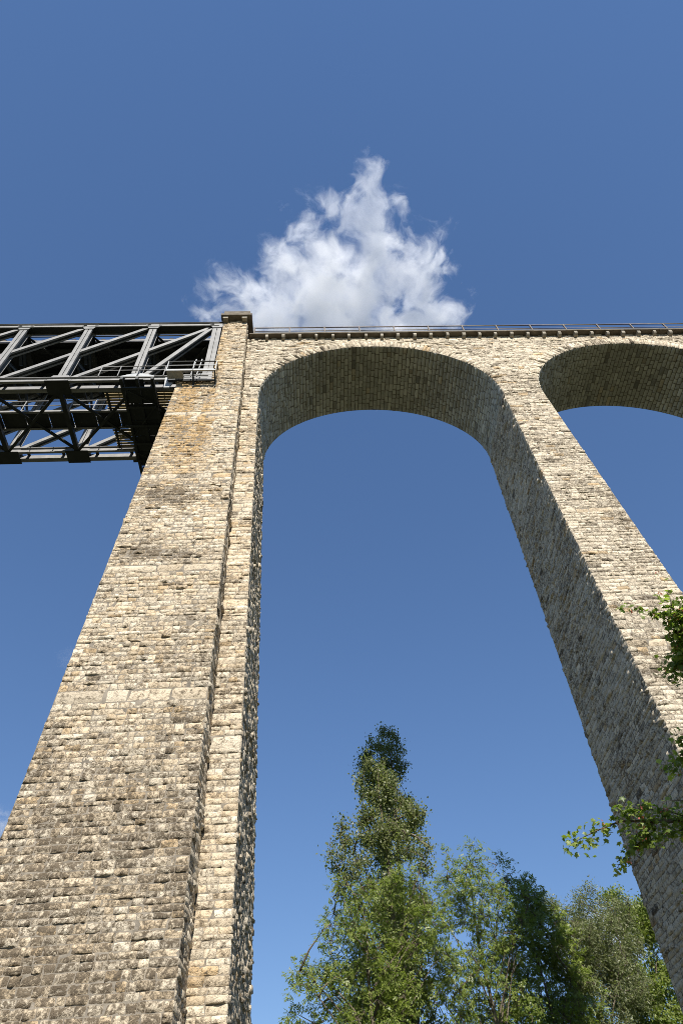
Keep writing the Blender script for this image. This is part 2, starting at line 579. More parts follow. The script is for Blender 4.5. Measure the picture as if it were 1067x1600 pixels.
VOUS = []
for ai, xc in enumerate((XA, XA + SP)):
    # parameter steps of equal arc length
    T = np.linspace(0, math.pi, 2001)
    ds = np.hypot(np.diff(RX * np.cos(T)), np.diff(RZ * np.sin(T)))
    s = np.concatenate([[0], np.cumsum(ds)])
    nv = int(s[-1] / 0.215)
    tt = np.interp(np.linspace(0, s[-1], nv + 1), s, T)
    for i in range(nv):
        t0, t1 = tt[i] + 0.0012, tt[i + 1] - 0.0012
        o = RING + rng(-0.03, 0.03)
        a, b2, c, d = ell(xc, t0, -0.005), ell(xc, t0, o), ell(xc, t1, o), ell(xc, t1, -0.005)
        ST.add([(p[0], D, p[1]) for p in (a, b2, c, d)], (0, -1, 0), rng(0.02, 0.07), t_sp(a[0], a[1]), 'voussoir')
    # soffit blocks: rows along the barrel
    nr = int(s[-1] / 0.235)
    tt = np.interp(np.linspace(0, s[-1], nr + 1), s, T)
    tsf = tone_front(0.30, 0.05, 1.14)
    for i in range(nr):
        t0, t1 = tt[i] + 0.0016, tt[i + 1] - 0.0016
        y = D + rng(0.0, 0.05)
        y0 = D
        while y0 < D + W - 0.02:
            L = rng(0.26, 0.62)
            y1 = min(y0 + L, D + W)
            if D + W - y1 < 0.2: y1 = D + W
            a, d = ell(xc, t0), ell(xc, t1)
            mid = ell(xc, (t0 + t1) / 2)
            ST.add([(a[0], y0 + 0.012, a[1]), (a[0], y1 - 0.012, a[1]), (d[0], y1 - 0.012, d[1]), (d[0], y0 + 0.012, d[1])],
                   (-mid[2], 0, -mid[3]), rng(0.012, 0.045), tsf(mid[0], y0), 'soffit%d' % ai)
            y0 = y1

Q = np.array(ST.q); NR = np.array(ST.n); NR /= np.linalg.norm(NR, axis=1)[:, None]
BU = np.array(ST.b); TN = np.array(ST.t); CL = np.array(ST.c)
print('stones', len(Q))

def stone_verts(idx, nu=5, nv=4):
    q, n, bu = Q[idx], NR[idx], BU[idx]
    k = len(idx)
    U = np.tile(np.linspace(0, 1, nu), (k, nv, 1)).reshape(k, nv, nu)
    V = np.tile(np.linspace(0, 1, nv)[:, None], (k, 1, nu)).reshape(k, nv, nu)
    U = U.copy(); V = V.copy()
    # inner ring close to the edge, the rest jittered
    U[:, :, 1] = 0.08; U[:, :, -2] = 0.92
    V[:, 1, :] = 0.13; V[:, -2, :] = 0.87
    U[:, 1:-1, 1:-1] += RNG.uniform(-0.07, 0.07, (k, nv - 2, nu - 2))
    V[:, 1:-1, 1:-1] += RNG.uniform(-0.09, 0.09, (k, nv - 2, nu - 2))
    H = np.full((k, nv, nu), -0.006)
    H[:, 1:-1, 1:-1] = bu[:, None, None] * RNG.uniform(-0.1, 2.0, (k, nv - 2, nu - 2))
    w = [(1 - U) * (1 - V), U * (1 - V), U * V, (1 - U) * V]
    P = sum(w[i][..., None] * q[:, i][:, None, None, :] for i in range(4)) + H[..., None] * n[:, None, None, :]
    I = np.arange(nv * nu).reshape(nv, nu)
    F = np.stack([I[:-1, :-1], I[:-1, 1:], I[1:, 1:], I[1:, :-1]], -1).reshape(-1, 4)
    return P.reshape(k, -1, 3), F

def fix_winding(P, F, n):
    a, b, c = P[F[0, 0]], P[F[0, 1]], P[F[0, 2]]
    return F

def stones_mesh(name, idx, mat, parent, nu=5, nv=4):
    P, F = stone_verts(idx, nu, nv)
    q = Q[idx]
    crs = np.einsum('ij,ij->i', np.cross(q[:, 1] - q[:, 0], q[:, 3] - q[:, 0]), NR[idx])
    nvt = P.shape[1]
    FF = np.where((crs < 0)[:, None, None], F[None, :, ::-1], F[None]) + (np.arange(len(idx)) * nvt)[:, None, None]
    at = np.repeat(TN[idx][:, None, :], nvt, axis=1)
    return np_mesh(name, P.reshape(-1, 3), FF.reshape(-1, 4), mat, parent, at.reshape(-1, 4))

# the 300 wall stones that show largest are parts, the rest is one stonework part
ctr = Q.mean(1)
dep = ctr @ fw
px = FPX * (ctr @ rt) / dep; py = FPX * (ctr @ up) / dep
wq = np.linalg.norm(Q[:, 1] - Q[:, 0], axis=1); hq = np.linalg.norm(Q[:, 3] - Q[:, 0], axis=1)
vw = -ctr / np.linalg.norm(ctr, axis=1)[:, None]
area = wq * hq * np.clip((vw * NR).sum(1), 0, 1) / dep ** 2
vis = (np.abs(px) < 530) & (np.abs(py) < 800) & (dep > 0)
cand = np.where((CL == 'stone') & vis & (ctr[:, 0] < 0))[0]
top = cand[np.argsort(-area[cand])[:300]]
single = np.zeros(len(Q), bool); single[top] = True
for i in top:
    o = stones_mesh('stone', np.array([i]), M_STONE, pil if ctr[i, 0] < pR(ctr[i, 2]) - 0.01 else core1, 6, 5)
for i in np.where((CL == 'dressed_stone') & vis)[0]:
    stones_mesh('dressed_stone', np.array([i]), M_STONE, pil if ctr[i, 0] < pR(ctr[i, 2]) - 0.01 else core1)
for i in np.where(CL == 'voussoir')[0]:
    stones_mesh('voussoir', np.array([i]), M_STONE, viaduct)
rest = np.where(np.isin(CL, ['stone', 'side']) & ~single | ((CL == 'dressed_stone') & ~vis))[0]
tag(stones_mesh('stonework', rest, M_STONE, viaduct), kind='stuff')
for k in (0, 1):
    tag(stones_mesh('soffit_stonework', np.where(CL == 'soffit%d' % k)[0], M_SOFFIT, BARREL[k]), kind='stuff')

# ---- coping, corbels, pillar cap
x_end = XA + 2 * SP - RX
def chamfer_slab(b, x0, x1, y0, y1, z0, z1, c=0.03):
    b.add([(x0, y0, z0), (x1, y0, z0), (x1, y1, z0), (x0, y1, z0), (x0, y0, z1 - c), (x1, y0, z1 - c), (x1, y1, z1), (x0, y1, z1), (x0, y0 + c, z1), (x1, y0 + c, z1)],
          [(3, 2, 1, 0), (0, 1, 5, 4), (4, 5, 9, 8), (8, 9, 6, 7), (1, 2, 6, 9, 5), (3, 0, 4, 8, 7)])
x = -3.3
while x < x_end:
    L = rng(1.7, 2.3)
    b = MB()
    chamfer_slab(b, x + 0.006, min(x + L, x_end) - 0.006, 16.83 + rng(-0.012, 0.012), D + W + 0.38, ZT + rng(0, 0.012), ZT + 0.13)
    b.build('coping_slab', M_COPING, viaduct)
    x += L
for k in range(33):
    xk = -2.27 + k * 1.008 + rng(-0.03, 0.03)
    b = MB()
    w = 0.09 + rng(-0.012, 0.012)
    y0, y1, z0, z1 = 16.88 + rng(-0.015, 0.015), D + 0.05, 37.70 + rng(-0.025, 0.025), ZT
    prof = [(y0, z1 - 0.012), (y0, z0 + 0.16), (y0 + 0.05, z0 + 0.07), (y0 + 0.16, z0), (y1, z0), (y1, z1 - 0.012)]
    n = len(prof)
    b.add([(xk - w, y, z) for y, z in prof] + [(xk + w, y, z) for y, z in prof],
          [tuple(range(n))[::-1], tuple(range(n, 2 * n))] + [(i, (i + 1) % n, n + (i + 1) % n, n + i) for i in range(n)])
    b.build('corbel', M_CORBEL, viaduct)
b = MB()
chamfer_slab(b, -5.06, -3.17, 16.17, 22.9, ZCAP + 0.02, ZCAP + 0.27)
cap = b.build('pillar_cap', M_COPING, viaduct)
b = MB()
chamfer_slab(b, -4.93, -3.32, 16.33, 22.8, ZCAP + 0.27, ZCAP + 1.0, 0.05)
b.build('cap_block', M_COPING, cap)
for xk in (-4.78, -3.62):
    b = MB()
    b.box(xk - 0.15, xk + 0.15, 16.27, yP(39) + 0.03, ZCAP - 0.22, ZCAP + 0.01)
    b.build('corbel', M_CORBEL, cap)
b = MB()
b.box(ULX, pL(ZLEDGE) - 0.08, yP(ZLEDGE) - 0.08, yPB(ZLEDGE) + 0.05, ZLEDGE - 0.02, ZLEDGE + 0.16)
b.build('bearing_ledge', M_CORBEL, viaduct)

# ---- parapet railing
rail = MB()
for yy in (17.0, D + W + 0.15):
    for zz, r in ((ZT + 1.22, 0.028), (ZT + 0.72, 0.018)):
        rail.bar((-3.1, yy, zz), (x_end, yy, zz), r * 2, r * 2)
railing = rail.build('railing', M_RAIL, viaduct)
for yy in (17.0, D + W + 0.15):
    for k in range(15):
        xk = -3.05 + 2.175 * k
        b = MB()
        b.box(xk - 0.035, xk + 0.035, yy - 0.035, yy + 0.035, ZT + 0.18, ZT + 1.26)
        b.build('post', M_RAIL, railing)
b = MB()
b.bar((-3.0, 16.93, ZT + 0.31), (x_end, 16.93, ZT + 0.31), 0.03, 0.16)
b.build('edge_plate', M_DARKSTEEL_SHADE, railing)

# ------------------------------------------------------------------ the steel truss bridge
truss = empty('steel_truss_bridge', (-14.0, 19.2, 31.2), 'dark grey steel lattice truss railway bridge resting on the left stone pier', 'bridge')
NODES = [-5.25 - 3.84 * k for k in range(9)]
ZBC0, ZBC1, ZTC0, ZTC1 = 31.66, 32.12, 38.72, 39.05
YT = (16.60, 20.98)

def rivets(b, x0, x1, z0, z1, y, nx, nz, s=0.02):
    for i in range(nx):
        for j in range(nz):
            X, Z = x0 + (x1 - x0) * (i + 0.5) / nx, z0 + (z1 - z0) * (j + 0.5) / nz
            b.add([(X - s, y, Z), (X, y, Z - s), (X + s, y, Z), (X, y, Z + s), (X, y - s, Z)], [(0, 1, 4), (1, 2, 4), (2, 3, 4), (3, 0, 4)])

for y0 in YT:
    XE = NODES[-1]
    # chords, one piece for each panel
    for i in range(8):
        xr, xl = NODES[i], NODES[i + 1]
        if i == 0: xr += 0.1
        b = MB()                                           # bottom chord: two webs with angles, open underneath
        for yo, s in ((0.0, -1), (0.44, 1)):
            yy = y0 + yo
            b.box(xl, xr, yy - 0.012, yy + 0.012, ZBC0, ZBC1)
            b.box(xl, xr, min(yy, yy + 0.13 * s) , max(yy, yy + 0.13 * s), ZBC0 - 0.02, ZBC0 + 0.012)
            b.box(xl, xr, min(yy, yy + 0.10 * s), max(yy, yy + 0.10 * s), ZBC1 - 0.012, ZBC1 + 0.02)
            b.box(xl, xr, yy - 0.10, yy - 0.013, ZBC0 - 0.016, ZBC0 + 0.008)
        b.build('bottom_chord', M_STEEL, truss)
        b = MB()
        for yo, s in ((0.0, -1), (0.44, 1)):
            yy = y0 + yo
            b.box(xl, xr, yy - 0.012, yy + 0.012, ZTC0, ZTC1)
            b.box(xl, xr, min(yy, yy + 0.06 * s), max(yy, yy + 0.06 * s), ZTC0 - 0.02, ZTC0)
        b.box(xl, xr, y0 - 0.07, y0 + 0.52, ZTC1, ZTC1 + 0.03)
        tc_ = b.build('top_chord', M_STEEL, truss)
        b = MB(); b.box(xl, xr, y0 + 0.03, y0 + 0.41, ZTC0 + 0.02, ZTC0 + 0.04); b.build('shade_plate', M_DARKSTEEL_SHADE, tc_)  # added dark plate imitates the shade below the chord's front web
    for i, xn in enumerate(NODES):
        # posts
        b = MB()
        w = 0.19 if i else 0.23
        zb_ = ZBC1 - 0.3 if i else ZLEDGE + 0.3
        for s in (-1, 1):
            xx = xn + s * (w / 2 + 0.022)
            b.box(xx - w / 2, xx + w / 2, y0 + 0.016, y0 + 0.04, zb_, ZTC1 - 0.01)
            b.box(xx - w / 2, xx + w / 2, y0 + 0.385, y0 + 0.41, zb_, ZTC1 - 0.01)
            b.box(xx - s * w * 0.45 - 0.01, xx - s * w * 0.45 + 0.01, y0 + 0.041, y0 + 0.384, zb_, ZTC1 - 0.01)
            b.box(xx + s * w * 0.5 - 0.02, xx + s * w * 0.5, y0 + 0.041, y0 + 0.12, zb_, ZTC1 - 0.01)
        b.box(xn - 0.021, xn + 0.021, y0 + 0.1, y0 + 0.12, zb_, ZTC1 - 0.01)
        b.build('post', M_STEEL, truss)
        # gussets on both chords
        for z0, z1, hw, yo in ((ZBC0 + 0.06, ZBC1 + 0.34, 0.75, -0.028), (ZTC0 - 0.25, ZTC1 - 0.04, 0.5, -0.028)):
            for yy in (y0 + yo, y0 + 0.44 + 0.014):
                b = MB()
                hi = (z1 > 35)
                za, zc = (z0, z1)
                k = 0.55
                pts = [(xn - hw, za), (xn + hw, za), (xn + hw * k, zc), (xn - hw * k, zc)] if not hi else [(xn - hw * k, za), (xn + hw * k, za), (xn + hw, zc), (xn - hw, zc)]
                b.add([(X, yy, Z) for X, Z in pts] + [(X, yy + 0.014, Z) for X, Z in pts], [(0, 1, 2, 3), (7, 6, 5, 4), (0, 4, 5, 1), (1, 5, 6, 2), (2, 6, 7, 3), (3, 7, 4, 0)])
                g = b.build('gusset_plate', M_STEEL, truss)
                if yy < y0 and y0 < 18:
                    b = MB()
                    zz0, zz1 = (za + 0.03, za + 0.36)if not hi else (zc - 0.3, zc - 0.03)
                    rivets(b, xn - hw * 0.9, xn - 0.3, zz0, zz1, yy, 6, 4)
                    rivets(b, xn + 0.3, xn + hw * 0.9, zz0, zz1, yy, 6, 4)
                    tag(b.build('rivets', M_STEEL, g), kind='stuff')
        # horizontal gusset under the bottom chord
        if i:
            b = MB()
            b.box(xn - 0.62, xn + 0.62, y0 - 0.17, y0 + 0.66, ZBC0 - 0.05, ZBC0 - 0.024)
            b.build('bottom_plate', M_DARKSTEEL_SHADE, truss)
        # batten plates inside the chord
        if i < 8:
            for xx in (xn - 0.95, xn - 2.9):
                b = MB()
                b.box(xx - 0.09, xx + 0.09, y0 + 0.014, y0 + 0.425, ZBC1 - 0.03, ZBC1 - 0.015)
                b.build('batten', M_DARKSTEEL_SHADE, truss)
    # long diagonals over two panels (rise to the right) and the end diagonal
    diag = [(NODES[k + 2], NODES[k]) for k in range(0, 7)] + [(NODES[1], NODES[0])]
    for xa_, xb_ in diag:
        b = MB()
        a, c = Vector((xa_ + 0.25, y0 + 0.07, ZBC1 - 0.05)), Vector((xb_ - 0.25, y0 + 0.07, ZTC0 + 0.1))
        for yo in (0.0, 0.30):
            b.bar(a + Vector((0, yo, 0)), c + Vector((0, yo, 0)), 0.02, 0.26)
            b.bar(a + Vector((0, yo + (-0.05 if yo else 0.05), 0)), c + Vector((0, yo + (-0.05 if yo else 0.05), 0)), 0.08, 0.02, off=(0, -0.13))
        dg = b.build('diagonal', M_STEEL, truss)
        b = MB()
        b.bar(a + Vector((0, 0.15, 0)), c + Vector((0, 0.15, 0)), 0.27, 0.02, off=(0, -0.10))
        b.build('shade_plate', M_DARKSTEEL_SHADE, dg)  # shade under the diagonal is put into this plate's colour

# bracing between the two trusses
ya, yb_ = YT[0] + 0.45, YT[1] - 0.05
for i, xn in enumerate(NODES):
    b = MB(); b.bar((xn, ya, ZBC0 + 0.1), (xn, yb_, ZBC0 + 0.1), 0.24, 0.22); b.build('cross_strut', M_DARKSTEEL_SHADE, truss)
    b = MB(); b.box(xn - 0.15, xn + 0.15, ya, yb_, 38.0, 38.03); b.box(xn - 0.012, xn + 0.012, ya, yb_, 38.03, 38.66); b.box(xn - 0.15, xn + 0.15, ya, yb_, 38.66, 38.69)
    b.build('cross_girder', M_DARKSTEEL_SHADE, truss)
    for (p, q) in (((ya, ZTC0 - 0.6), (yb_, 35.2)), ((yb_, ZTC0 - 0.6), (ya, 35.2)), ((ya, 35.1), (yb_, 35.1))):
        b = MB(); b.bar((xn, p[0], p[1]), (xn, q[0], q[1]), 0.12, 0.10); b.build('sway_brace', M_DARKSTEEL_SHADE, truss)
    b = MB(); b.bar((xn - 0.28, YT[0] - 0.02, ZTC1 - 0.1), (xn - 0.28, ya + 1.3, 37.3), 0.16, 0.16); b.build('knee_brace', M_DARKSTEEL_SHADE, truss)
    if i < 8:
        x2 = NODES[i + 1]
        for s, (p, q) in enumerate((((xn, ya), (x2, yb_)), ((xn, yb_), (x2, ya)))):
            b = MB()
            zz = ZBC0 + 0.05 + 0.13 * s
            b.bar((p[0], p[1], zz), (q[0], q[1], zz), 0.15, 0.10); b.build('lateral_brace', M_DARKSTEEL_SHADE, truss)
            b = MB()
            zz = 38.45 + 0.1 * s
            b.bar((p[0], p[1], zz), (q[0], q[1], zz), 0.12, 0.08); b.build('lateral_brace', M_DARKSTEEL_SHADE, truss)
# track deck on top
XL, XR = NODES[-1], NODES[0] + 0.3
for yy in (18.15, 19.75):
    b = MB(); b.box(XL, XR, yy - 0.14, yy + 0.14, 38.70, 38.73); b.box(XL, XR, yy - 0.012, yy + 0.012, 38.73, 39.04); b.box(XL, XR, yy - 0.14, yy + 0.14, 39.04, 39.07); b.build('stringer', M_DARKSTEEL_SHADE, truss)
b = MB(); b.box(XL, XR, 17.62, 20.9, 39.075, 39.10); b.build('deck_plate', M_DARKSTEEL_SHADE, truss)
b = MB(); b.box(XL, XR, 16.50, 17.04, 39.09, 39.12); b.build('side_walkway', M_DARKSTEEL_SHADE, truss)
b = MB(); b.box(XL, XR, 17.30, 17.36, 39.02, 39.10); b.build('cable_duct', M_DARKSTEEL_SHADE, truss)
b = MB(); b.box(XL, XR, 17.58, 17.60, 38.78, 39.10); b.build('fascia', M_STEEL, truss)
x = XR - 0.3
while x > XL:
    b = MB(); b.box(x - 0.12, x + 0.12, 17.6, 20.3, 39.10, 39.26); b.build('sleeper', M_SLEEPER, truss)
    x -= 0.6
for yy in (18.2, 19.7):
    b = MB(); b.box(XL, XR, yy - 0.035, yy + 0.035, 39.26, 39.40); b.build('running_rail', M_RAIL, truss)

# inspection walkway along the middle, with handrails
walk = MB()
for yy in (18.55, 19.60):
    walk.box(XL, XR - 1.4, yy - 0.012, yy + 0.012, 32.02, 32.24)
    walk.box(XL, XR - 1.4, yy - 0.06, yy + 0.06, 32.0, 32.02)
wk = walk.build('walkway', M_STEEL, truss)
x = XR - 1.5
while x > XL:
    b = MB(); b.box(x - 1.25, x - 0.02, 18.57, 19.58, 32.10, 32.125); b.build('floor_panel', M_DARKSTEEL_SHADE, wk); x -= 1.27
for yy in (18.55, 19.60):
    for zz in (32.75, 33.25):
        b = MB(); b.bar((XL, yy, zz), (XR - 1.4, yy, zz), 0.045, 0.045); b.build('handrail', M_STEEL, wk)
    x = XR - 1.6
    while x > XL:
        b = MB(); b.bar((x, yy, 32.1), (x, yy, 33.27), 0.05, 0.05); b.build('handrail_post', M_STEEL, wk); x -= 1.28
# plank floor of the end bay
for y0, y1 in ((17.12, 18.46), (19.72, 20.9)):
    yy = y0
    while yy < y1:
        b = MB(); b.box(-10.75 + rng(-0.05, 0.05), -6.3, yy, yy + 0.115, 32.02, 32.06); b.build('plank', M_PLANK, truss)
        yy += 0.172
    for xx in (-10.6, -9.4, -8.0, -6.7):
        b = MB(); b.box(xx - 0.05, xx + 0.05, y0, y1, 31.90, 32.018); b.build('joist', M_DARKSTEEL_SHADE, truss)
# bearing shoes on the pier ledge
for y0 in YT:
    b = MB()
    b.box(-6.3, -5.0, y0 - 0.02, y0 + 0.46, ZLEDGE + 0.17, ZLEDGE + 0.28)
    b.hexa([(-6.0, y0, ZLEDGE + 0.281), (-5.2, y0, ZLEDGE + 0.281), (-5.2, y0 + 0.44, ZLEDGE + 0.281), (-6.0, y0 + 0.44, ZLEDGE + 0.281), (-5.7, y0, ZBC0 - 0.03), (-5.4, y0, ZBC0 - 0.03), (-5.4, y0 + 0.44, ZBC0 - 0.03), (-5.7, y0 + 0.44, ZBC0 - 0.03)])
    b.build('bearing_shoe', M_STEEL, truss)
# side handrail on the bottom chord near the pier
for zz in (32.75, 33.2):
    b = MB(); b.bar((-11.0, YT[0] - 0.12, zz), (-7.3, YT[0] - 0.12, zz), 0.035, 0.035); b.build('handrail', M_STEEL, truss)
for xx in (-10.9, -9.9, -8.9, -7.5):
    b = MB(); b.bar((xx, YT[0] - 0.12, 32.13), (xx, YT[0] - 0.12, 33.22), 0.045, 0.045); b.build('handrail_post', M_STEEL, truss)

# ------------------------------------------------------------------ inspection carriage hanging under the bridge
car = empty('inspection_carriage', (-8.6, 19.4, 31.0), 'dark steel inspection carriage slung crosswise under the truss bridge next to the pier', 'inspection carriage')
cx0, cx1, cy0, cy1 = -9.42, -7.86, 16.1, 22.35
for xx in (cx0, (cx0 + cx1) / 2, cx1):
    b = MB(); b.box(xx - 0.07, xx + 0.07, cy0, cy1, 31.02, 31.24); b.build('long_beam', M_DARKSTEEL_SHADE, car)
for k, yy in enumerate(np.linspace(cy0 + 0.5, cy1 - 0.06, 6)):
    e = 0.28 if k in (2, 4) else 0.0
    b = MB(); b.box(cx0 - e, cx1 + e, yy - 0.06, yy + 0.06, 30.92, 31.015); b.build('cross_beam', M_DARKSTEEL_SHADE, car)
ys = np.linspace(cy0 + 0.5, cy1 - 0.75, 6)
for k in range(5):
    for xl, xr in ((cx0 + 0.08, (cx0 + cx1) / 2 - 0.08), ((cx0 + cx1) / 2 + 0.08, cx1 - 0.08)):
        b = MB(); b.box(xl, xr, ys[k] + 0.02, ys[k + 1] - 0.02, 31.10, 31.125); b.build('floor_panel', M_DARKSTEEL_SHADE, car)
for p, q in (((cx0, ys[0]), (cx1, ys[1])), ((cx0, ys[3]), (cx1, ys[1])), ((cx0, ys[4]), (cx1, ys[5]))):
    b = MB(); b.bar((p[0], p[1], 30.98), (q[0], q[1], 30.98), 0.06, 0.05); b.build('brace', M_DARKSTEEL_SHADE, car)
xm = (cx0 + cx1) / 2
for s in (-1, 1):
    b = MB()
    pts = [(xm + s * 0.06, 31.30), (xm + s * 0.06, 31.62), (xm + s * 0.3, 31.60), (xm + s * 0.85, 31.36), (xm + s * 0.85, 31.30)]
    b.add([(X, cy0 - 0.01, Z) for X, Z in pts] + [(X, cy0 + 0.01, Z) for X, Z in pts], [(0, 1, 2, 3, 4), (9, 8, 7, 6, 5)] + [(i, (i + 1) % 5, 5 + (i + 1) % 5, 5 + i) for i in range(5)])
    b.build('end_plate', M_GALV, car)
    for yy in (cy0 + 0.1, 22.0):
        b = MB(); b.box(xm + s * 0.74 - 0.05, xm + s * 0.74 + 0.05, yy, yy + 0.1, 31.24, 31.64); b.build('hanger', M_DARKSTEEL_SHADE, car)
b = MB(); b.box(cx0 - 0.08, cx1 + 0.08, cy0 + 0.0, cy0 + 0.06, 31.24, 31.30); b.build('end_beam', M_STEEL, car)

# ------------------------------------------------------------------ access platform at the bearing
plat = empty('access_platform', (-5.9, 16.0, 31.9), 'small grey railed access platform bracketed to the pier face at the truss end', 'platform')
fx0, fx1, fy0, fy1, fz = -7.10, -4.60, 15.75, 16.28, 31.16
b = MB(); b.box(fx0, fx1, fy0 - 0.03, fy0 + 0.03, fz, fz + 0.16); b.build('front_beam', M_GALV, plat)
b = MB(); b.box(fx0, fx1, fy1 - 0.03, fy1 + 0.03, fz - 0.10, fz + 0.05); b.build('back_beam', M_DARKSTEEL_SHADE, plat)
for k in range(3):
    yy = fy0 + 0.12 + k * 0.13
    b = MB(); b.box(fx0 + 0.85, fx1, yy - 0.008, yy + 0.008, fz + 0.06, fz + 0.10); b.build('grating_bar', M_GALV, plat)
b = MB(); b.box(fx0, fx0 + 0.82, fy0 + 0.04, fy1 - 0.04, fz + 0.07, fz + 0.10); b.build('floor_plate', M_GALV, plat)
for zz, m_, r in ((fz + 1.05, M_DARKSTEEL_SHADE, 0.05), (fz + 0.62, M_GALV, 0.035)):
    b = MB(); b.bar((fx0, fy0, zz), (fx1, fy0, zz), r, r); b.bar((fx1, fy0, zz), (fx1, fy1, zz), r, r); b.bar((fx0, fy0, zz), (fx0, fy1, zz), r, r)
    b.build('handrail', m_, plat)
for xx in (fx0, -5.75, fx1):
    b = MB(); b.bar((xx, fy0, fz), (xx, fy0, fz + 1.07), 0.05, 0.05); b.build('rail_post', M_GALV, plat)
for xx in (-5.75, fx1 - 0.03):
    b = MB(); b.bar((xx, fy0 - 0.04, fz + 0.14), (xx, yP(30.6) + 0.03, fz - 0.42), 0.07, 0.09); b.bar((xx, yP(31.2) - 0.06, fz + 0.1), (xx, yP(30.5) - 0.06, fz - 0.62), 0.08, 0.06)
    b.build('bracket', M_DARKSTEEL_SHADE, plat)
for xx in (-5.9, -5.6):
    b = MB(); b.bar((xx, fy0 + 0.3, fz), (xx + 0.1, fy0 + 0.3, fz + 1.9), 0.05, 0.05); b.build('ladder_rail', M_GALV, plat)
b = MB(); b.hexa([(-7.22, 16.35, 30.55), (-6.95, 16.35, 30.55), (-6.95, 16.42, 30.55), (-7.22, 16.42, 30.55), (-7.30, 16.35, 31.62), (-6.72, 16.35, 31.62), (-6.72, 16.42, 31.62), (-7.30, 16.42, 31.62)])
b.build('end_panel', M_GALV, plat)

# ------------------------------------------------------------------ trees
def unit(v):
    return v / np.maximum(np.linalg.norm(v, axis=-1, keepdims=True), 1e-9)

def quads_from(centers, axis, nrm, L, Wd):
    """diamond leaves: centre, long axis, normal"""
    side = unit(np.cross(axis, nrm))
    a = axis * (L / 2)[:, None]
    s = side * (Wd / 2)[:, None]
    nn = unit(nrm) * (Wd * 0.18)[:, None]
    P = np.stack([centers - a, centers + s * 1.0 - a * 0.1 + nn, centers + a, centers - s - a * 0.1 + nn], 1)
    F = np.arange(len(centers) * 4).reshape(-1, 4)
    return P.reshape(-1, 3), F

def in_blobs(P, blobs):
    ok = np.zeros(len(P), bool)
    for cx, cy, cz, rx, ry, rz in blobs:
        ok |= ((P[:, 0] - cx) / rx) ** 2 + ((P[:, 1] - cy) / ry) ** 2 + ((P[:, 2] - cz) / rz) ** 2 < 1
    return ok

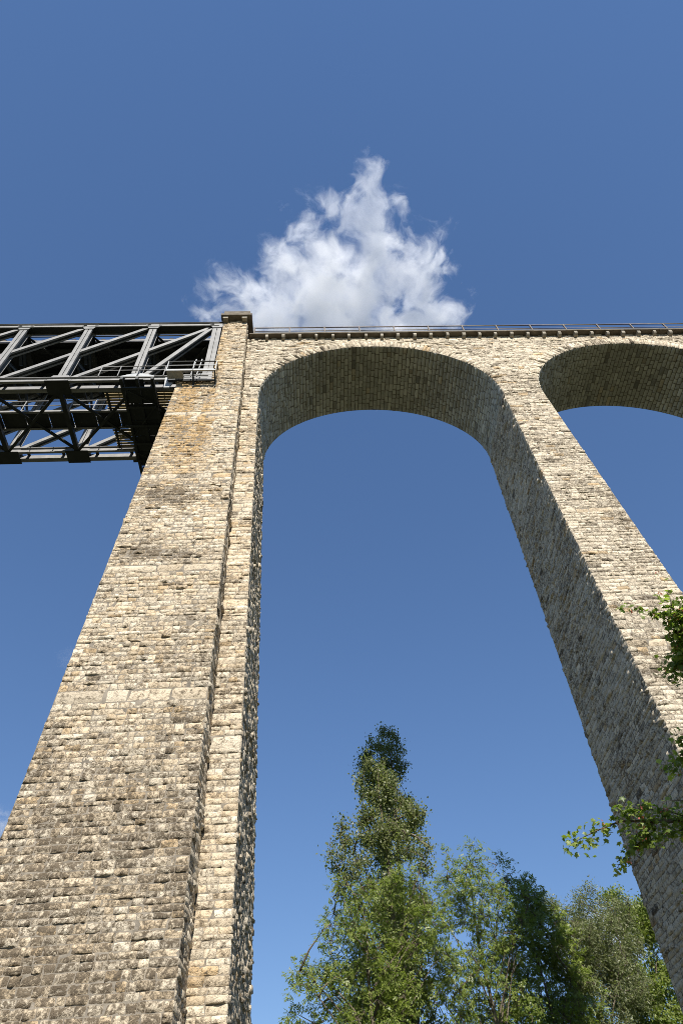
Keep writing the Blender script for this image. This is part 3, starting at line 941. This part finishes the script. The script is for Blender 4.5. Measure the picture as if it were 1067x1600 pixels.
def make_tree(name, label, cat, base, blobs, ntips, kind, lmat, bmat, trunk_r, top, group=None, leafL=0.13, nlimb=16, up_bias=0.8, seed=1, per=16, gap=0.0):
    R = np.random.default_rng(seed)
    root = empty(name, (base[0], base[1], -1.6), label, cat, group)
    B = np.array([b_ if len(b_) == 6 else (b_[0], base[1], b_[1], b_[2], b_[2], b_[3]) for b_ in blobs])
    vol = B[:, 3] * B[:, 4] * B[:, 5]
    # trunk
    H = top - (-1.6)
    tp = [(base[0] + 0.12 * math.sin(k * 1.3 + seed) * (k / 10) + (blobs[0][0] - base[0]) * (k / 10) ** 1.5, base[1] + 0.1 * math.cos(k * 1.7 + seed) * (k / 10), -1.7 + (H + 0.0) * 0.97 * k / 10) for k in range(11)]
    mb = MB(); mb.tube(tp, [trunk_r * (1 - 0.93 * (k / 10) ** 0.8) + (0.35 * trunk_r if k == 0 else 0) for k in range(11)], 8)
    mb.build('trunk', bmat, root, True)
    TP = np.array(tp)
    # boughs: clump centres spread through the crown, each clump a spray of twig tips, gaps between them
    cs = 0.62 if kind == 'ash' else 0.5 if kind == 'poplar' else 0.55
    cl, tries = [], 0
    ntips = int(ntips * 1.15)
    nclump = max(12, int(ntips / 17))
    while len(cl) < nclump and tries < nclump * 60:
        tries += 1
        k = R.choice(len(B), p=vol ** 0.75 / (vol ** 0.75).sum())
        d = R.normal(size=3); d /= np.linalg.norm(d)
        p = B[k, :3] + d * R.random() ** 0.36 * np.maximum(B[k, 3:] * 1.1 - 0.2, 0.2)
        if cl and (np.linalg.norm((np.array(cl) - p) * (1, 1, 0.75 if kind == 'poplar' else 1), axis=1).min() < cs * 0.70 + gap): continue
        cl.append(p)
    cl = np.array(cl)
    per_c = max(4, ntips // len(cl))
    tips = []
    ax = np.array([0.42, 0.42, 0.75]) if kind == 'poplar' else np.array([0.62, 0.62, 0.42]) if kind == 'ash' else np.array([0.5, 0.5, 0.5])
    for p in cl:
        sc_ = R.uniform(0.75, 1.25)
        d = unit(R.normal(size=(per_c, 3)))
        q = p + d * (R.random((per_c, 1)) ** 0.5) * ax * sc_
        if kind == 'ash': q[:, 2] -= 0.35 * ((q[:, 0] - p[0]) ** 2 + (q[:, 1] - p[1]) ** 2) / 0.4
        tips.append(q)
    tips = np.concatenate(tips)
    # a limb to every clump: the thick ones are parts, the thin ones join the twigs
    thin = MB()
    order_ = np.argsort(-np.linalg.norm(cl[:, :2] - np.array(base), axis=1) + R.normal(0, 0.4, len(cl)))
    LP, LR = [], []
    for rank, ci in enumerate(order_):
        q = cl[ci]
        hd = math.hypot(q[0] - base[0], q[1] - base[1])
        z0 = max(0.5, q[2] - hd * up_bias * R.uniform(0.8, 1.5) - 0.4)
        k = min(max((z0 + 1.7) / (H * 0.97) * 10, 1.0), 9.3); i = int(k); f = k - i
        s = TP[i] * (1 - f) + TP[i + 1] * f
        if LP and rank >= nlimb // 2:                     # fork off an existing limb when one passes below
            a_ = np.array(LP)
            dq = np.linalg.norm(a_ - q, axis=1) + 1.5 * np.maximum(a_[:, 2] - q[2] + 0.25, 0)
            if dq.min() < np.linalg.norm(s - q): s = a_[dq.argmin()]
        pts = []
        for t in np.linspace(0, 1, 7):
            p = s + (q - s) * t
            p[2] += math.sin(t * math.pi) * np.linalg.norm(q - s) * 0.10
            p[:2] += R.normal(0, 0.05, 2) * (0 < t < 1)
            pts.append(p)
        LP += pts[2:]
        big = rank < nlimb
        r0 = max(0.03, trunk_r * (0.30 - 0.018 * i)) if big else 0.026
        rad = [max(0.009, r0 * (1 - t * 0.85)) for t in np.linspace(0, 1, 7)]
        if big:
            mb = MB(); mb.tube(pts, rad, 5); mb.build('limb', bmat, root, True)
        else:
            thin.tube(pts, rad, 4)
    tdir = []
    for n_, p in enumerate(tips):
        c_ = cl[n_ // per_c]
        v = p - c_
        tdir.append(v + 0.15 * (c_ - np.array([base[0], base[1], c_[2] - 0.6])))
        if n_ % 2 == 0:
            thin.tube([c_, (p + c_) / 2 + R.normal(0, 0.05, 3), p], [0.012, 0.009, 0.005], 3)
    tag(thin.build('twigs', bmat, root, True), kind='stuff')
    tdir = unit(np.array(tdir) + R.normal(0, 0.05, (len(tips), 3)))
    # leaves
    C, A, Nn, LL, WW = [], [], [], [], []
    if kind == 'ash':
        nr = 3
        for j in range(nr):
            dr = unit(tdir * 0.6 + R.normal(0, 0.75, tips.shape) + np.array([0, 0, -0.25]))
            st = tips + R.normal(0, 0.13, tips.shape)
            ln = R.uniform(0.22, 0.36, len(tips))
            nr_ = unit(R.normal(0, 0.5, tips.shape) + np.array([0.05, -0.5, 0.9]))
            sd = unit(np.cross(dr, nr_))
            for k in range(3):
                for s in (-1, 1):
                    c = st + dr * (ln * (0.25 + 0.22 * k))[:, None] + sd * s * 0.055 + R.normal(0, 0.012, tips.shape)
                    C.append(c); A.append(unit(dr * 0.7 + sd * s * 0.8 + np.array([0, 0, -0.25]))); Nn.append(nr_)
                    LL.append(np.full(len(tips), leafL) * R.uniform(0.8, 1.2, len(tips))); WW.append(LL[-1] * 0.42)
    else:
        for j in range(per):
            sp = 0.17 if kind == 'poplar' else 0.2
            c = tips + R.normal(0, sp, tips.shape) - tdir * R.uniform(0, 0.45, (len(tips), 1))
            a = unit(R.normal(0, 0.7, tips.shape) + np.array([0, 0, -0.5])) if kind == 'poplar' else unit(R.normal(0, 0.5, tips.shape) + tdir * 0.5 + np.array([0, 0, -0.4]))
            n_ = unit(R.normal(0, 0.8, tips.shape) + np.array([0.05, -0.6, 0.6]))
            C.append(c); A.append(a); Nn.append(n_)
            LL.append(leafL * R.uniform(0.7, 1.25, len(tips)))
            WW.append(LL[-1] * (0.8 if kind == 'poplar' else 0.34 if kind == 'willow' else 0.6))
    C, A, Nn, LL, WW = (np.concatenate(x) for x in (C, A, Nn, LL, WW))
    V, F = quads_from(C, A, Nn, LL, WW)
    tone = np.repeat(np.clip(R.normal(0.5, 0.28, len(C)), 0, 1), 4)
    at = np.stack([tone, tone, tone, np.ones_like(tone)], 1)
    tag(np_mesh('crown', V, F, lmat, root, at), kind='stuff')
    return root

def low(cx, r, z0, z1):       # filler blobs towards the ground, below the frame
    return [(cx, z, r, 1.6) for z in np.arange(z0, z1, 2.0)]

make_tree('poplar_tree', 'tallest poplar, its dark narrow top rising above the paler one', 'tree', (4.2, 37.6),
          [(4.75, 23.0, 0.95, 1.4), (4.1, 22.0, 1.0, 1.5), (3.4, 21.2, 1.0, 1.4), (4.3, 20.6, 1.9, 1.9), (5.2, 21.3, 0.95, 1.5), (4.2, 18, 1.9, 2.2), (4.2, 15, 1.7, 2.2), (4.2, 13, 1.8, 2.2)] + low(4.2, 1.7, 2.5, 12),
          2300, 'poplar', M_POPLAR, M_BARK, 0.28, 24.2, leafL=0.13, up_bias=2.2, seed=3, per=12, gap=0.0)
make_tree('poplar_tree', 'sunlit poplar with rounded top standing just before the darker taller one', 'tree', (3.4, 35.0),
          [(3.65, 19.3, 1.15, 1.3), (2.9, 18.2, 1.0, 1.4), (4.5, 18.3, 1.1, 1.4), (2.8, 16.9, 0.75, 1.5), (5.1, 17.2, 0.95, 1.3), (3.75, 17.0, 1.75, 1.9), (3.94, 15.2, 2.2, 1.7), (5.5, 15.9, 0.65, 0.9), (5.2, 14.6, 1.0, 0.9), (1.53, 15.9, 0.6, 1.2), (0.95, 14.4, 0.7, 1.1), (1.8, 14.3, 0.9, 1.5), (2.9, 13.0, 2.2, 1.7), (2.97, 10.3, 2.5, 2.2)] + low(3.0, 2.2, 2.5, 9),
          3300, 'poplar', M_POPLAR, M_BARK_PALE, 0.32, 20.4, leafL=0.13, nlimb=40, up_bias=1.9, seed=5, per=10, gap=0.0)
make_tree('ash_tree', 'broad ash with drooping feathery leaves in front of the poplars', 'tree', (2.4, 32.0),
          [(1.9, 11.6, 1.7, 1.1), (3.9, 12.0, 1.1, 1.1), (0.75, 10.0, 1.9, 1.4), (-0.3, 8.4, 1.6, 1.2), (4.6, 10.5, 1.2, 1.6), (3.1, 10.4, 1.9, 2.0), (3.1, 8.0, 1.7, 1.5), (1.8, 8.3, 2.2, 1.5), (-1.2, 7.0, 1.2, 0.8), (2.0, 6.0, 2.6, 1.5)] + low(2.3, 2.0, 2.2, 6),
          2000, 'ash', M_ASH, M_BARK_PALE, 0.26, 12.2, leafL=0.125, nlimb=34, up_bias=0.8, seed=8, gap=0.0, group='ash trees beyond the arch')
make_tree('ash_tree', 'tall airy ash with bare stems right of the poplars', 'tree', (7.2, 34.0),
          [(7.4, 14.0, 1.1, 0.9), (7.6, 12.5, 1.9, 1.4), (9.0, 13.4, 1.0, 1.0), (6.3, 12.8, 0.9, 1.1), (5.8, 11.0, 1.0, 1.4), (5.4, 9.2, 1.2, 1.5), (9.2, 11.8, 1.1, 1.4), (7.6, 10.3, 2.3, 1.4), (6.6, 8.4, 2.3, 1.4), (7.2, 6.2, 2.3, 1.3)] + low(7.2, 1.8, 2.2, 6),
          2500, 'ash', M_ASH, M_BARK_PALE, 0.22, 14.2, leafL=0.125, nlimb=34, up_bias=1.5, seed=13, gap=0.0, group='ash trees beyond the arch')
make_tree('ash_tree', 'shaded dark green ash in the shadow of the slender pier', 'tree', (10.1, 36.0),
          [(10.4, 13.0, 1.0, 1.0), (11.3, 12.2, 0.9, 1.1), (10.3, 11.0, 1.8, 1.6), (9.9, 8.5, 2.4, 1.6), (11.9, 10.6, 0.9, 1.2), (12.0, 8.6, 1.0, 1.4), (10.0, 6.2, 2.2, 1.5)] + low(10.0, 1.9, 2.2, 6),
          2200, 'ash', M_ASH, M_BARK, 0.22, 12.4, leafL=0.15, nlimb=18, up_bias=1.2, seed=17, gap=0.0, group='ash trees beyond the arch')
make_tree('willow_tree', 'grey green willow between the shaded ash and the slender pier', 'tree', (13.2, 37.5),
          [(12.6, 12.9, 1.0, 1.0), (14.3, 13.4, 0.8, 1.0), (13.5, 12.2, 1.5, 1.2), (15.5, 12.4, 0.9, 1.0), (13.7, 11.0, 2.3, 1.6), (12.9, 8.9, 2.4, 1.5), (14.6, 9.6, 1.6, 1.6), (13.4, 6.4, 2.6, 1.6)] + low(13.3, 2.2, 2.2, 6),
          3900, 'willow', M_WILLOW, M_BARK_PALE, 0.25, 13.0, leafL=0.14, nlimb=22, up_bias=1.4, seed=23, per=18, gap=0.0)
make_tree('broadleaf_tree', 'green broadleaf tree half hidden behind the slender pier, right of the willow', 'tree', (16.6, 39.5),
          [(16.3, 13.6, 0.95, 0.9), (16.9, 12.4, 1.6, 1.3), (17.8, 12.8, 1.1, 1.1), (16.4, 9.8, 2.0, 1.6), (17.0, 8.3, 2.0, 1.4), (16.6, 6.2, 2.3, 1.6)] + low(16.6, 2.0, 2.2, 6),
          2700, 'leaf', M_ASH, M_BARK_PALE, 0.22, 13.2, leafL=0.15, nlimb=18, up_bias=1.4, seed=29, per=20, gap=0.0)
make_tree('shrub', 'low bush at the foot of the shaded ash', 'shrub', (7.7, 30.0),
          [(7.7, 6.7, 0.8, 0.7), (7.2, 5.3, 1.3, 1.1), (7.6, 3.5, 1.5, 1.3), (7.6, 1.5, 1.6, 1.4)],
          420, 'leaf', M_ASH, M_BARK, 0.09, 6.6, leafL=0.11, nlimb=10, up_bias=1.2, seed=31, per=18, group='bushes under the trees')
make_tree('shrub', 'bright ivy clad bush below the sunlit poplar', 'shrub', (2.8, 30.0),
          [(2.8, 6.8, 0.9, 0.6), (2.0, 5.6, 1.3, 1.0), (2.6, 3.6, 1.6, 1.3), (2.6, 1.5, 1.7, 1.4)],
          460, 'leaf', M_ASH, M_BARK, 0.09, 6.6, leafL=0.11, nlimb=10, up_bias=1.2, seed=37, per=18, group='bushes under the trees')
make_tree('shrub', 'leafy bush between the two front ash trees', 'shrub', (5.0, 31.0),
          [(5.0, 7.1, 1.0, 0.7), (4.9, 5.6, 1.4, 1.1), (5.0, 3.6, 1.6, 1.3), (5.0, 1.5, 1.7, 1.4)],
          460, 'leaf', M_ASH, M_BARK, 0.09, 6.9, leafL=0.11, nlimb=10, up_bias=1.2, seed=41, per=18, group='bushes under the trees')

# ------------------------------------------------------------------ maple at the right, its branch ends reach into view
maple = empty('maple_tree', (8.4, 7.4, -1.6), 'leafy maple branches with lobed leaves and pink seeds hanging in before the pier', 'tree')
mb = MB()
mb.tube([(8.4, 7.4, -1.7), (8.35, 7.45, 0.5), (8.45, 7.4, 3.0), (8.4, 7.3, 5.5), (8.5, 7.3, 7.6)], [0.24, 0.17, 0.14, 0.1, 0.04], 9)
mb.build('trunk', M_BARK, maple, True)
LEAF_R = 0.044
def leaf_mesh():
    prof = [(0, -0.55), (0.22, -0.50), (0.62, -0.62), (0.50, -0.22), (0.98, 0.12), (0.58, 0.22), (0.62, 0.42), (0.26, 0.42), (0.0, 1.12)]
    pts = prof + [(-x, y) for x, y in prof[-2:0:-1]]
    V = [(x * LEAF_R, y * LEAF_R, -abs(x) * LEAF_R * 0.28 - 0.15 * y * y * LEAF_R) for x, y in pts] + [(0, 0, 0.0)]
    n = len(pts)
    me = bpy.data.meshes.new('leaf')
    me.from_pydata(V, [], [(i, (i + 1) % n, n) for i in range(n)])
    return me
LM = []
for k in range(5):
    me = leaf_mesh()
    a = me.attributes.new('tone', 'FLOAT_COLOR', 'POINT')
    t = (0.05, 0.3, 0.5, 0.75, 1.0)[k]
    a.data.foreach_set('color', np.tile([t, t, t, 1.0], len(me.vertices)).astype(np.float32))
    me.materials.append(M_MAPLE)
    LM.append(me)
seed_me = bpy.data.meshes.new('seed_wing')
sv = [(0, 0, 0), (0.008, 0.01, 0), (0.012, 0.03, 0.004), (0.002, 0.034, 0), (-0.004, 0.012, 0)]
seed_me.from_pydata(sv, [], [(0, 1, 4), (1, 2, 3), (1, 3, 4)])
a = seed_me.attributes.new('tone', 'FLOAT_COLOR', 'POINT')
a.data.foreach_set('color', np.tile([0.4, 0.4, 0.4, 1.0], 5).astype(np.float32))
seed_me.materials.append(M_SEED)

BR = [  # polyline, leaves per metre, spread
    ([(8.4, 7.4, 3.2), (6.6, 8.0, 3.75), (5.02, 8.42, 3.82), (4.74, 8.42, 3.83), (4.36, 8.43, 3.84), (3.94, 8.41, 3.86), (3.61, 8.53, 3.80), (3.29, 8.67, 3.72)], 70, 0.085),
    ([(4.95, 8.42, 3.80), (4.60, 8.35, 3.92), (4.15, 8.30, 3.97), (3.88, 8.28, 3.99)], 75, 0.06),
    ([(5.0, 8.50, 3.78), (4.62, 8.52, 3.74), (4.35, 8.55, 3.72), (4.1, 8.5, 3.72)], 65, 0.07),
    ([(4.36, 8.43, 3.83), (4.18, 8.62, 3.68), (3.95, 8.80, 3.55), (3.86, 8.92, 3.47)], 75, 0.045),
    ([(5.3, 8.2, 3.95), (4.75, 8.2, 3.98), (4.55, 8.2, 4.0)], 14, 0.04),
    ([(8.4, 7.3, 4.8), (6.4, 6.8, 5.15), (5.16, 6.65, 5.25), (4.84, 6.53, 5.36), (4.66, 6.25, 5.58), (4.64, 6.16, 5.65)], 130, 0.095),
    ([(4.84, 6.53, 5.36), (4.62, 6.40, 5.48), (4.42, 6.32, 5.54), (4.18, 6.27, 5.60), (3.97, 6.25, 5.62)], 42, 0.035),
    ([(5.16, 6.65, 5.22), (4.90, 6.80, 5.10), (4.70, 6.90, 5.05), (4.52, 6.92, 5.04)], 110, 0.075),
    ([(4.78, 6.22, 5.60), (4.72, 6.40, 5.45), (4.78, 6.65, 5.25), (4.74, 6.85, 5.08)], 190, 0.07),
    ([(5.1, 6.5, 5.36), (4.85, 6.65, 5.22), (4.72, 6.8, 5.12)], 110, 0.09),
    ([(8.4, 7.4, 4.0), (6.2, 7.6, 4.4), (5.0, 7.7, 4.42), (4.77, 7.72, 4.38), (4.56, 7.88, 4.26)], 90, 0.06),
    ([(5.0, 7.7, 4.42), (4.78, 7.6, 4.5), (4.64, 7.54, 4.54)], 80, 0.05),
    ([(8.4, 7.4, 2.2), (6.4, 8.8, 3.1), (5.2, 9.0, 3.3), (4.74, 9.04, 3.31)], 50, 0.05),
]
leaves = []
RL = np.random.default_rng(5)
seeds = []
for pts, dens, spread in BR:
    P = np.array(pts)
    L = np.linalg.norm(np.diff(P, axis=0), axis=1)
    thick = P[0, 0] > 8
    mb = MB()
    n = len(P)
    mb.tube(P, [(0.045 if thick else 0.008) * (1 - k / (n - 1)) ** 1.2 + 0.003 for k in range(n)], 6)
    mb.build('branch', M_BARK, maple, True)
    for i in range(n - 1):
        d = (P[i + 1] - P[i]) / L[i]
        k = RL.poisson(2.1 * dens * L[i] * (1.3 if P[i, 0] > 5.4 else 1.0))
        for _ in range(k):
            t = RL.random()
            p = P[i] + (P[i + 1] - P[i]) * t + RL.normal(0, spread, 3) * np.array([1, 1, 0.9]) + np.array([0, 0, -0.02])
            leaves.append((p, d))
            if RL.random() < 0.05: seeds.append(p + RL.normal(0, 0.02, 3))
def leaf_matrix(p, d):
    ax = Vector(d) * 0.6 + Vector(RL.normal(0, 0.6, 3)) + Vector((0, 0, -0.55))
    ax.normalize()
    nz = Vector(RL.normal(0, 0.45, 3)) + Vector((0, -0.45, 0.85))
    sx = ax.cross(nz).normalized()
    nz = sx.cross(ax)
    s = RL.uniform(0.75, 1.25)
    M = Matrix((sx * s, ax * s, nz * s)).transposed().to_4x4()
    M.translation = Vector(p)
    return M
P = np.array([p for p, _ in leaves])
dp = P @ fw
inview = (np.abs(FPX * (P @ rt) / dp) < 545) & (np.abs(FPX * (P @ up) / dp) < 800)
order = np.argsort(~inview * 100.0 + dp)
restV, restF, restA = [], [], []
for r_, i in enumerate(order):
    M = leaf_matrix(*leaves[i])
    me = LM[int(RL.integers(0, 5))]
    if r_ < 300 and inview[i]:
        o = bpy.data.objects.new('leaf', me)
        COL.objects.link(o)
        o.parent = maple
        M.translation -= maple.location
        o.matrix_local = M
    else:
        k = len(restV)
        restV += [tuple(M @ v.co) for v in me.vertices]
        restF += [tuple(x + k for x in pl.vertices) for pl in me.polygons]
        restA += [RL.random()] * len(me.vertices)
# the rest of the crown, outside the frame
for _ in range(6000):
    d = RL.normal(size=3); d /= np.linalg.norm(d)
    p = np.array([8.7, 7.4, 6.2]) + d * RL.random() ** 0.4 * np.array([2.1, 1.7, 1.9])
    M = leaf_matrix(p, d)
    k = len(restV)
    me = LM[0]
    restV += [tuple(M @ v.co) for v in me.vertices]
    restF += [tuple(x + k for x in pl.vertices) for pl in me.polygons]
    restA += [RL.random()] * len(me.vertices)
restA = np.array(restA)
tag(np_mesh('foliage', restV, restF, M_MAPLE, maple, np.stack([restA, restA, restA, np.ones_like(restA)], 1)), kind='stuff')
sb = MB()
for p in seeds:
    for _ in range(6):
        M = leaf_matrix(p + RL.normal(0, 0.018, 3), (0, 0, -1))
        sb.add([M @ Vector(v) for v in sv], [(0, 1, 4), (1, 2, 3), (1, 3, 4)])
so = sb.build('seeds', M_SEED, maple)
tag(so, kind='stuff')

# ------------------------------------------------------------------ clouds (real volumes)
def cloud(name, label, center, half, balls, dens, seed, scale=1.0, amp=1.0, thr=0.0):
    """half = half size of the box along (right, up, depth); balls = (x, y, z, r) in local units of metres"""
    c = Vector(center)
    vd = c.normalized()
    r_ = Vector(rt); r_ = (r_ - vd * r_.dot(vd)).normalized()
    u_ = r_.cross(vd)
    M = Matrix((r_, u_, -vd)).transposed().to_4x4()
    M.translation = c
    b = MB(); b.box(-half[0], half[0], -half[1], half[1], -half[2], half[2])
    mt = bpy.data.materials.new(name)
    mt.use_nodes = True
    nt = mt.node_tree
    nt.nodes.clear()
    out = N(nt, 'ShaderNodeOutputMaterial')
    pv = N(nt, 'ShaderNodeVolumePrincipled')
    pv.inputs['Color'].default_value = (1, 1, 1, 1)
    pv.inputs['Anisotropy'].default_value = 0.3
    tc = N(nt, 'ShaderNodeTexCoord')
    po = tc.outputs['Object']
    # domain warp
    wnz = N(nt, 'ShaderNodeTexNoise', Scale=0.011 * scale, Detail=4.0, Roughness=0.6)
    nt.links.new(po, wnz.inputs['Vector'])
    wv = N(nt, 'ShaderNodeVectorMath', operation='SUBTRACT'); nt.links.new(wnz.outputs['Color'], wv.inputs[0]); wv.inputs[1].default_value = (0.5, 0.5, 0.5)
    ws = N(nt, 'ShaderNodeVectorMath', operation='SCALE'); nt.links.new(wv.outputs[0], ws.inputs[0]); ws.inputs['Scale'].default_value = 55.0 / scale
    wa = N(nt, 'ShaderNodeVectorMath', operation='ADD'); nt.links.new(po, wa.inputs[0]); nt.links.new(ws.outputs[0], wa.inputs[1])
    fl = N(nt, 'ShaderNodeVectorMath', operation='MULTIPLY'); nt.links.new(wa.outputs[0], fl.inputs[0]); fl.inputs[1].default_value = (1, 1, 2.6)
    best = None
    for (x, y, z, r) in balls:
        dn = N(nt, 'ShaderNodeVectorMath', operation='DISTANCE'); nt.links.new(fl.outputs[0], dn.inputs[0]); dn.inputs[1].default_value = (x, y, z)
        v = math_n(nt, 'SUBTRACT', 1.0, math_n(nt, 'DIVIDE', dn.outputs['Value'], r))
        if best is None: best = v
        else:
            n = nt.nodes.new('ShaderNodeMath'); n.operation = 'SMOOTH_MAX'
            nt.links.new(best, n.inputs[0]); nt.links.new(v, n.inputs[1]); n.inputs[2].default_value = 0.25
            best = n.outputs[0]
    nz = N(nt, 'ShaderNodeTexNoise', Scale=0.027 * scale, Detail=10.0, Roughness=0.68, Distortion=0.5)
    sh = N(nt, 'ShaderNodeVectorMath', operation='ADD'); nt.links.new(wa.outputs[0], sh.inputs[0]); sh.inputs[1].default_value = (seed * 97.0, seed * 31.0, 0)
    nt.links.new(sh.outputs[0], nz.inputs['Vector'])
    f = math_n(nt, 'ADD', best, math_n(nt, 'MULTIPLY', math_n(nt, 'SUBTRACT', nz.outputs['Fac'], 0.5), 3.0 * amp))
    f = math_n(nt, 'SUBTRACT', f, thr)
    f = math_n(nt, 'MULTIPLY', f, 1.9, True)
    f = math_n(nt, 'POWER', f, 1.25)
    nt.links.new(math_n(nt, 'MULTIPLY', f, dens), pv.inputs['Density'])
    nt.links.new(pv.outputs[0], out.inputs['Volume'])
    o = b.build(name, mt)
    o.matrix_world = M
    tag(o, label, 'cloud', 'clouds in the blue sky')
    return o
def safe_cloud(*a, **k):
    o = cloud(*a, **k)
    o.data.materials[0].cycles.volume_sampling = 'MULTIPLE_IMPORTANCE'
    o.data.materials[0].cycles.volume_step_rate = 0.25
    return o
CC = Vector((56.1, 291.5, 856.5))
safe_cloud('cloud', 'large white puffy cloud with ragged wisps just above the viaduct parapet', CC, (240, 215, 95),
           [(0, -55, 0, 92), (-95, -70, 0, 72), (92, -75, 0, 66), (30, 15, 0, 60), (34, 62, 0, 44), (30, 98, 0, 30), (0, 66, 0, 34), (-70, 20, 0, 36), (-40, -5, 0, 66), (80, -5, 0, 60), (-135, -64, 0, 58), (-75, -15, 0, 48)], 0.042, 1, amp=1.2, thr=0.06)
safe_cloud('cloud', 'small white cloud fragment at the left edge beside the pier', Vector((-418, 860, 422)), (42, 36, 25), [(0, 0, 0, 28)], 0.04, 2, scale=2.5)
safe_cloud('cloud', 'faint thin cloud wisp left of the pier at mid height', Vector((-314, 688, 557)), (30, 26, 20), [(0, 0, 0, 16)], 0.006, 3, scale=3.0)
safe_cloud('cloud', 'low white cloud glimpsed between the willow leaves near the horizon', Vector((430, 1100, 330)), (110, 70, 60), [(0, 0, 0, 60), (-50, -10, 0, 45)], 0.04, 4, scale=1.4)
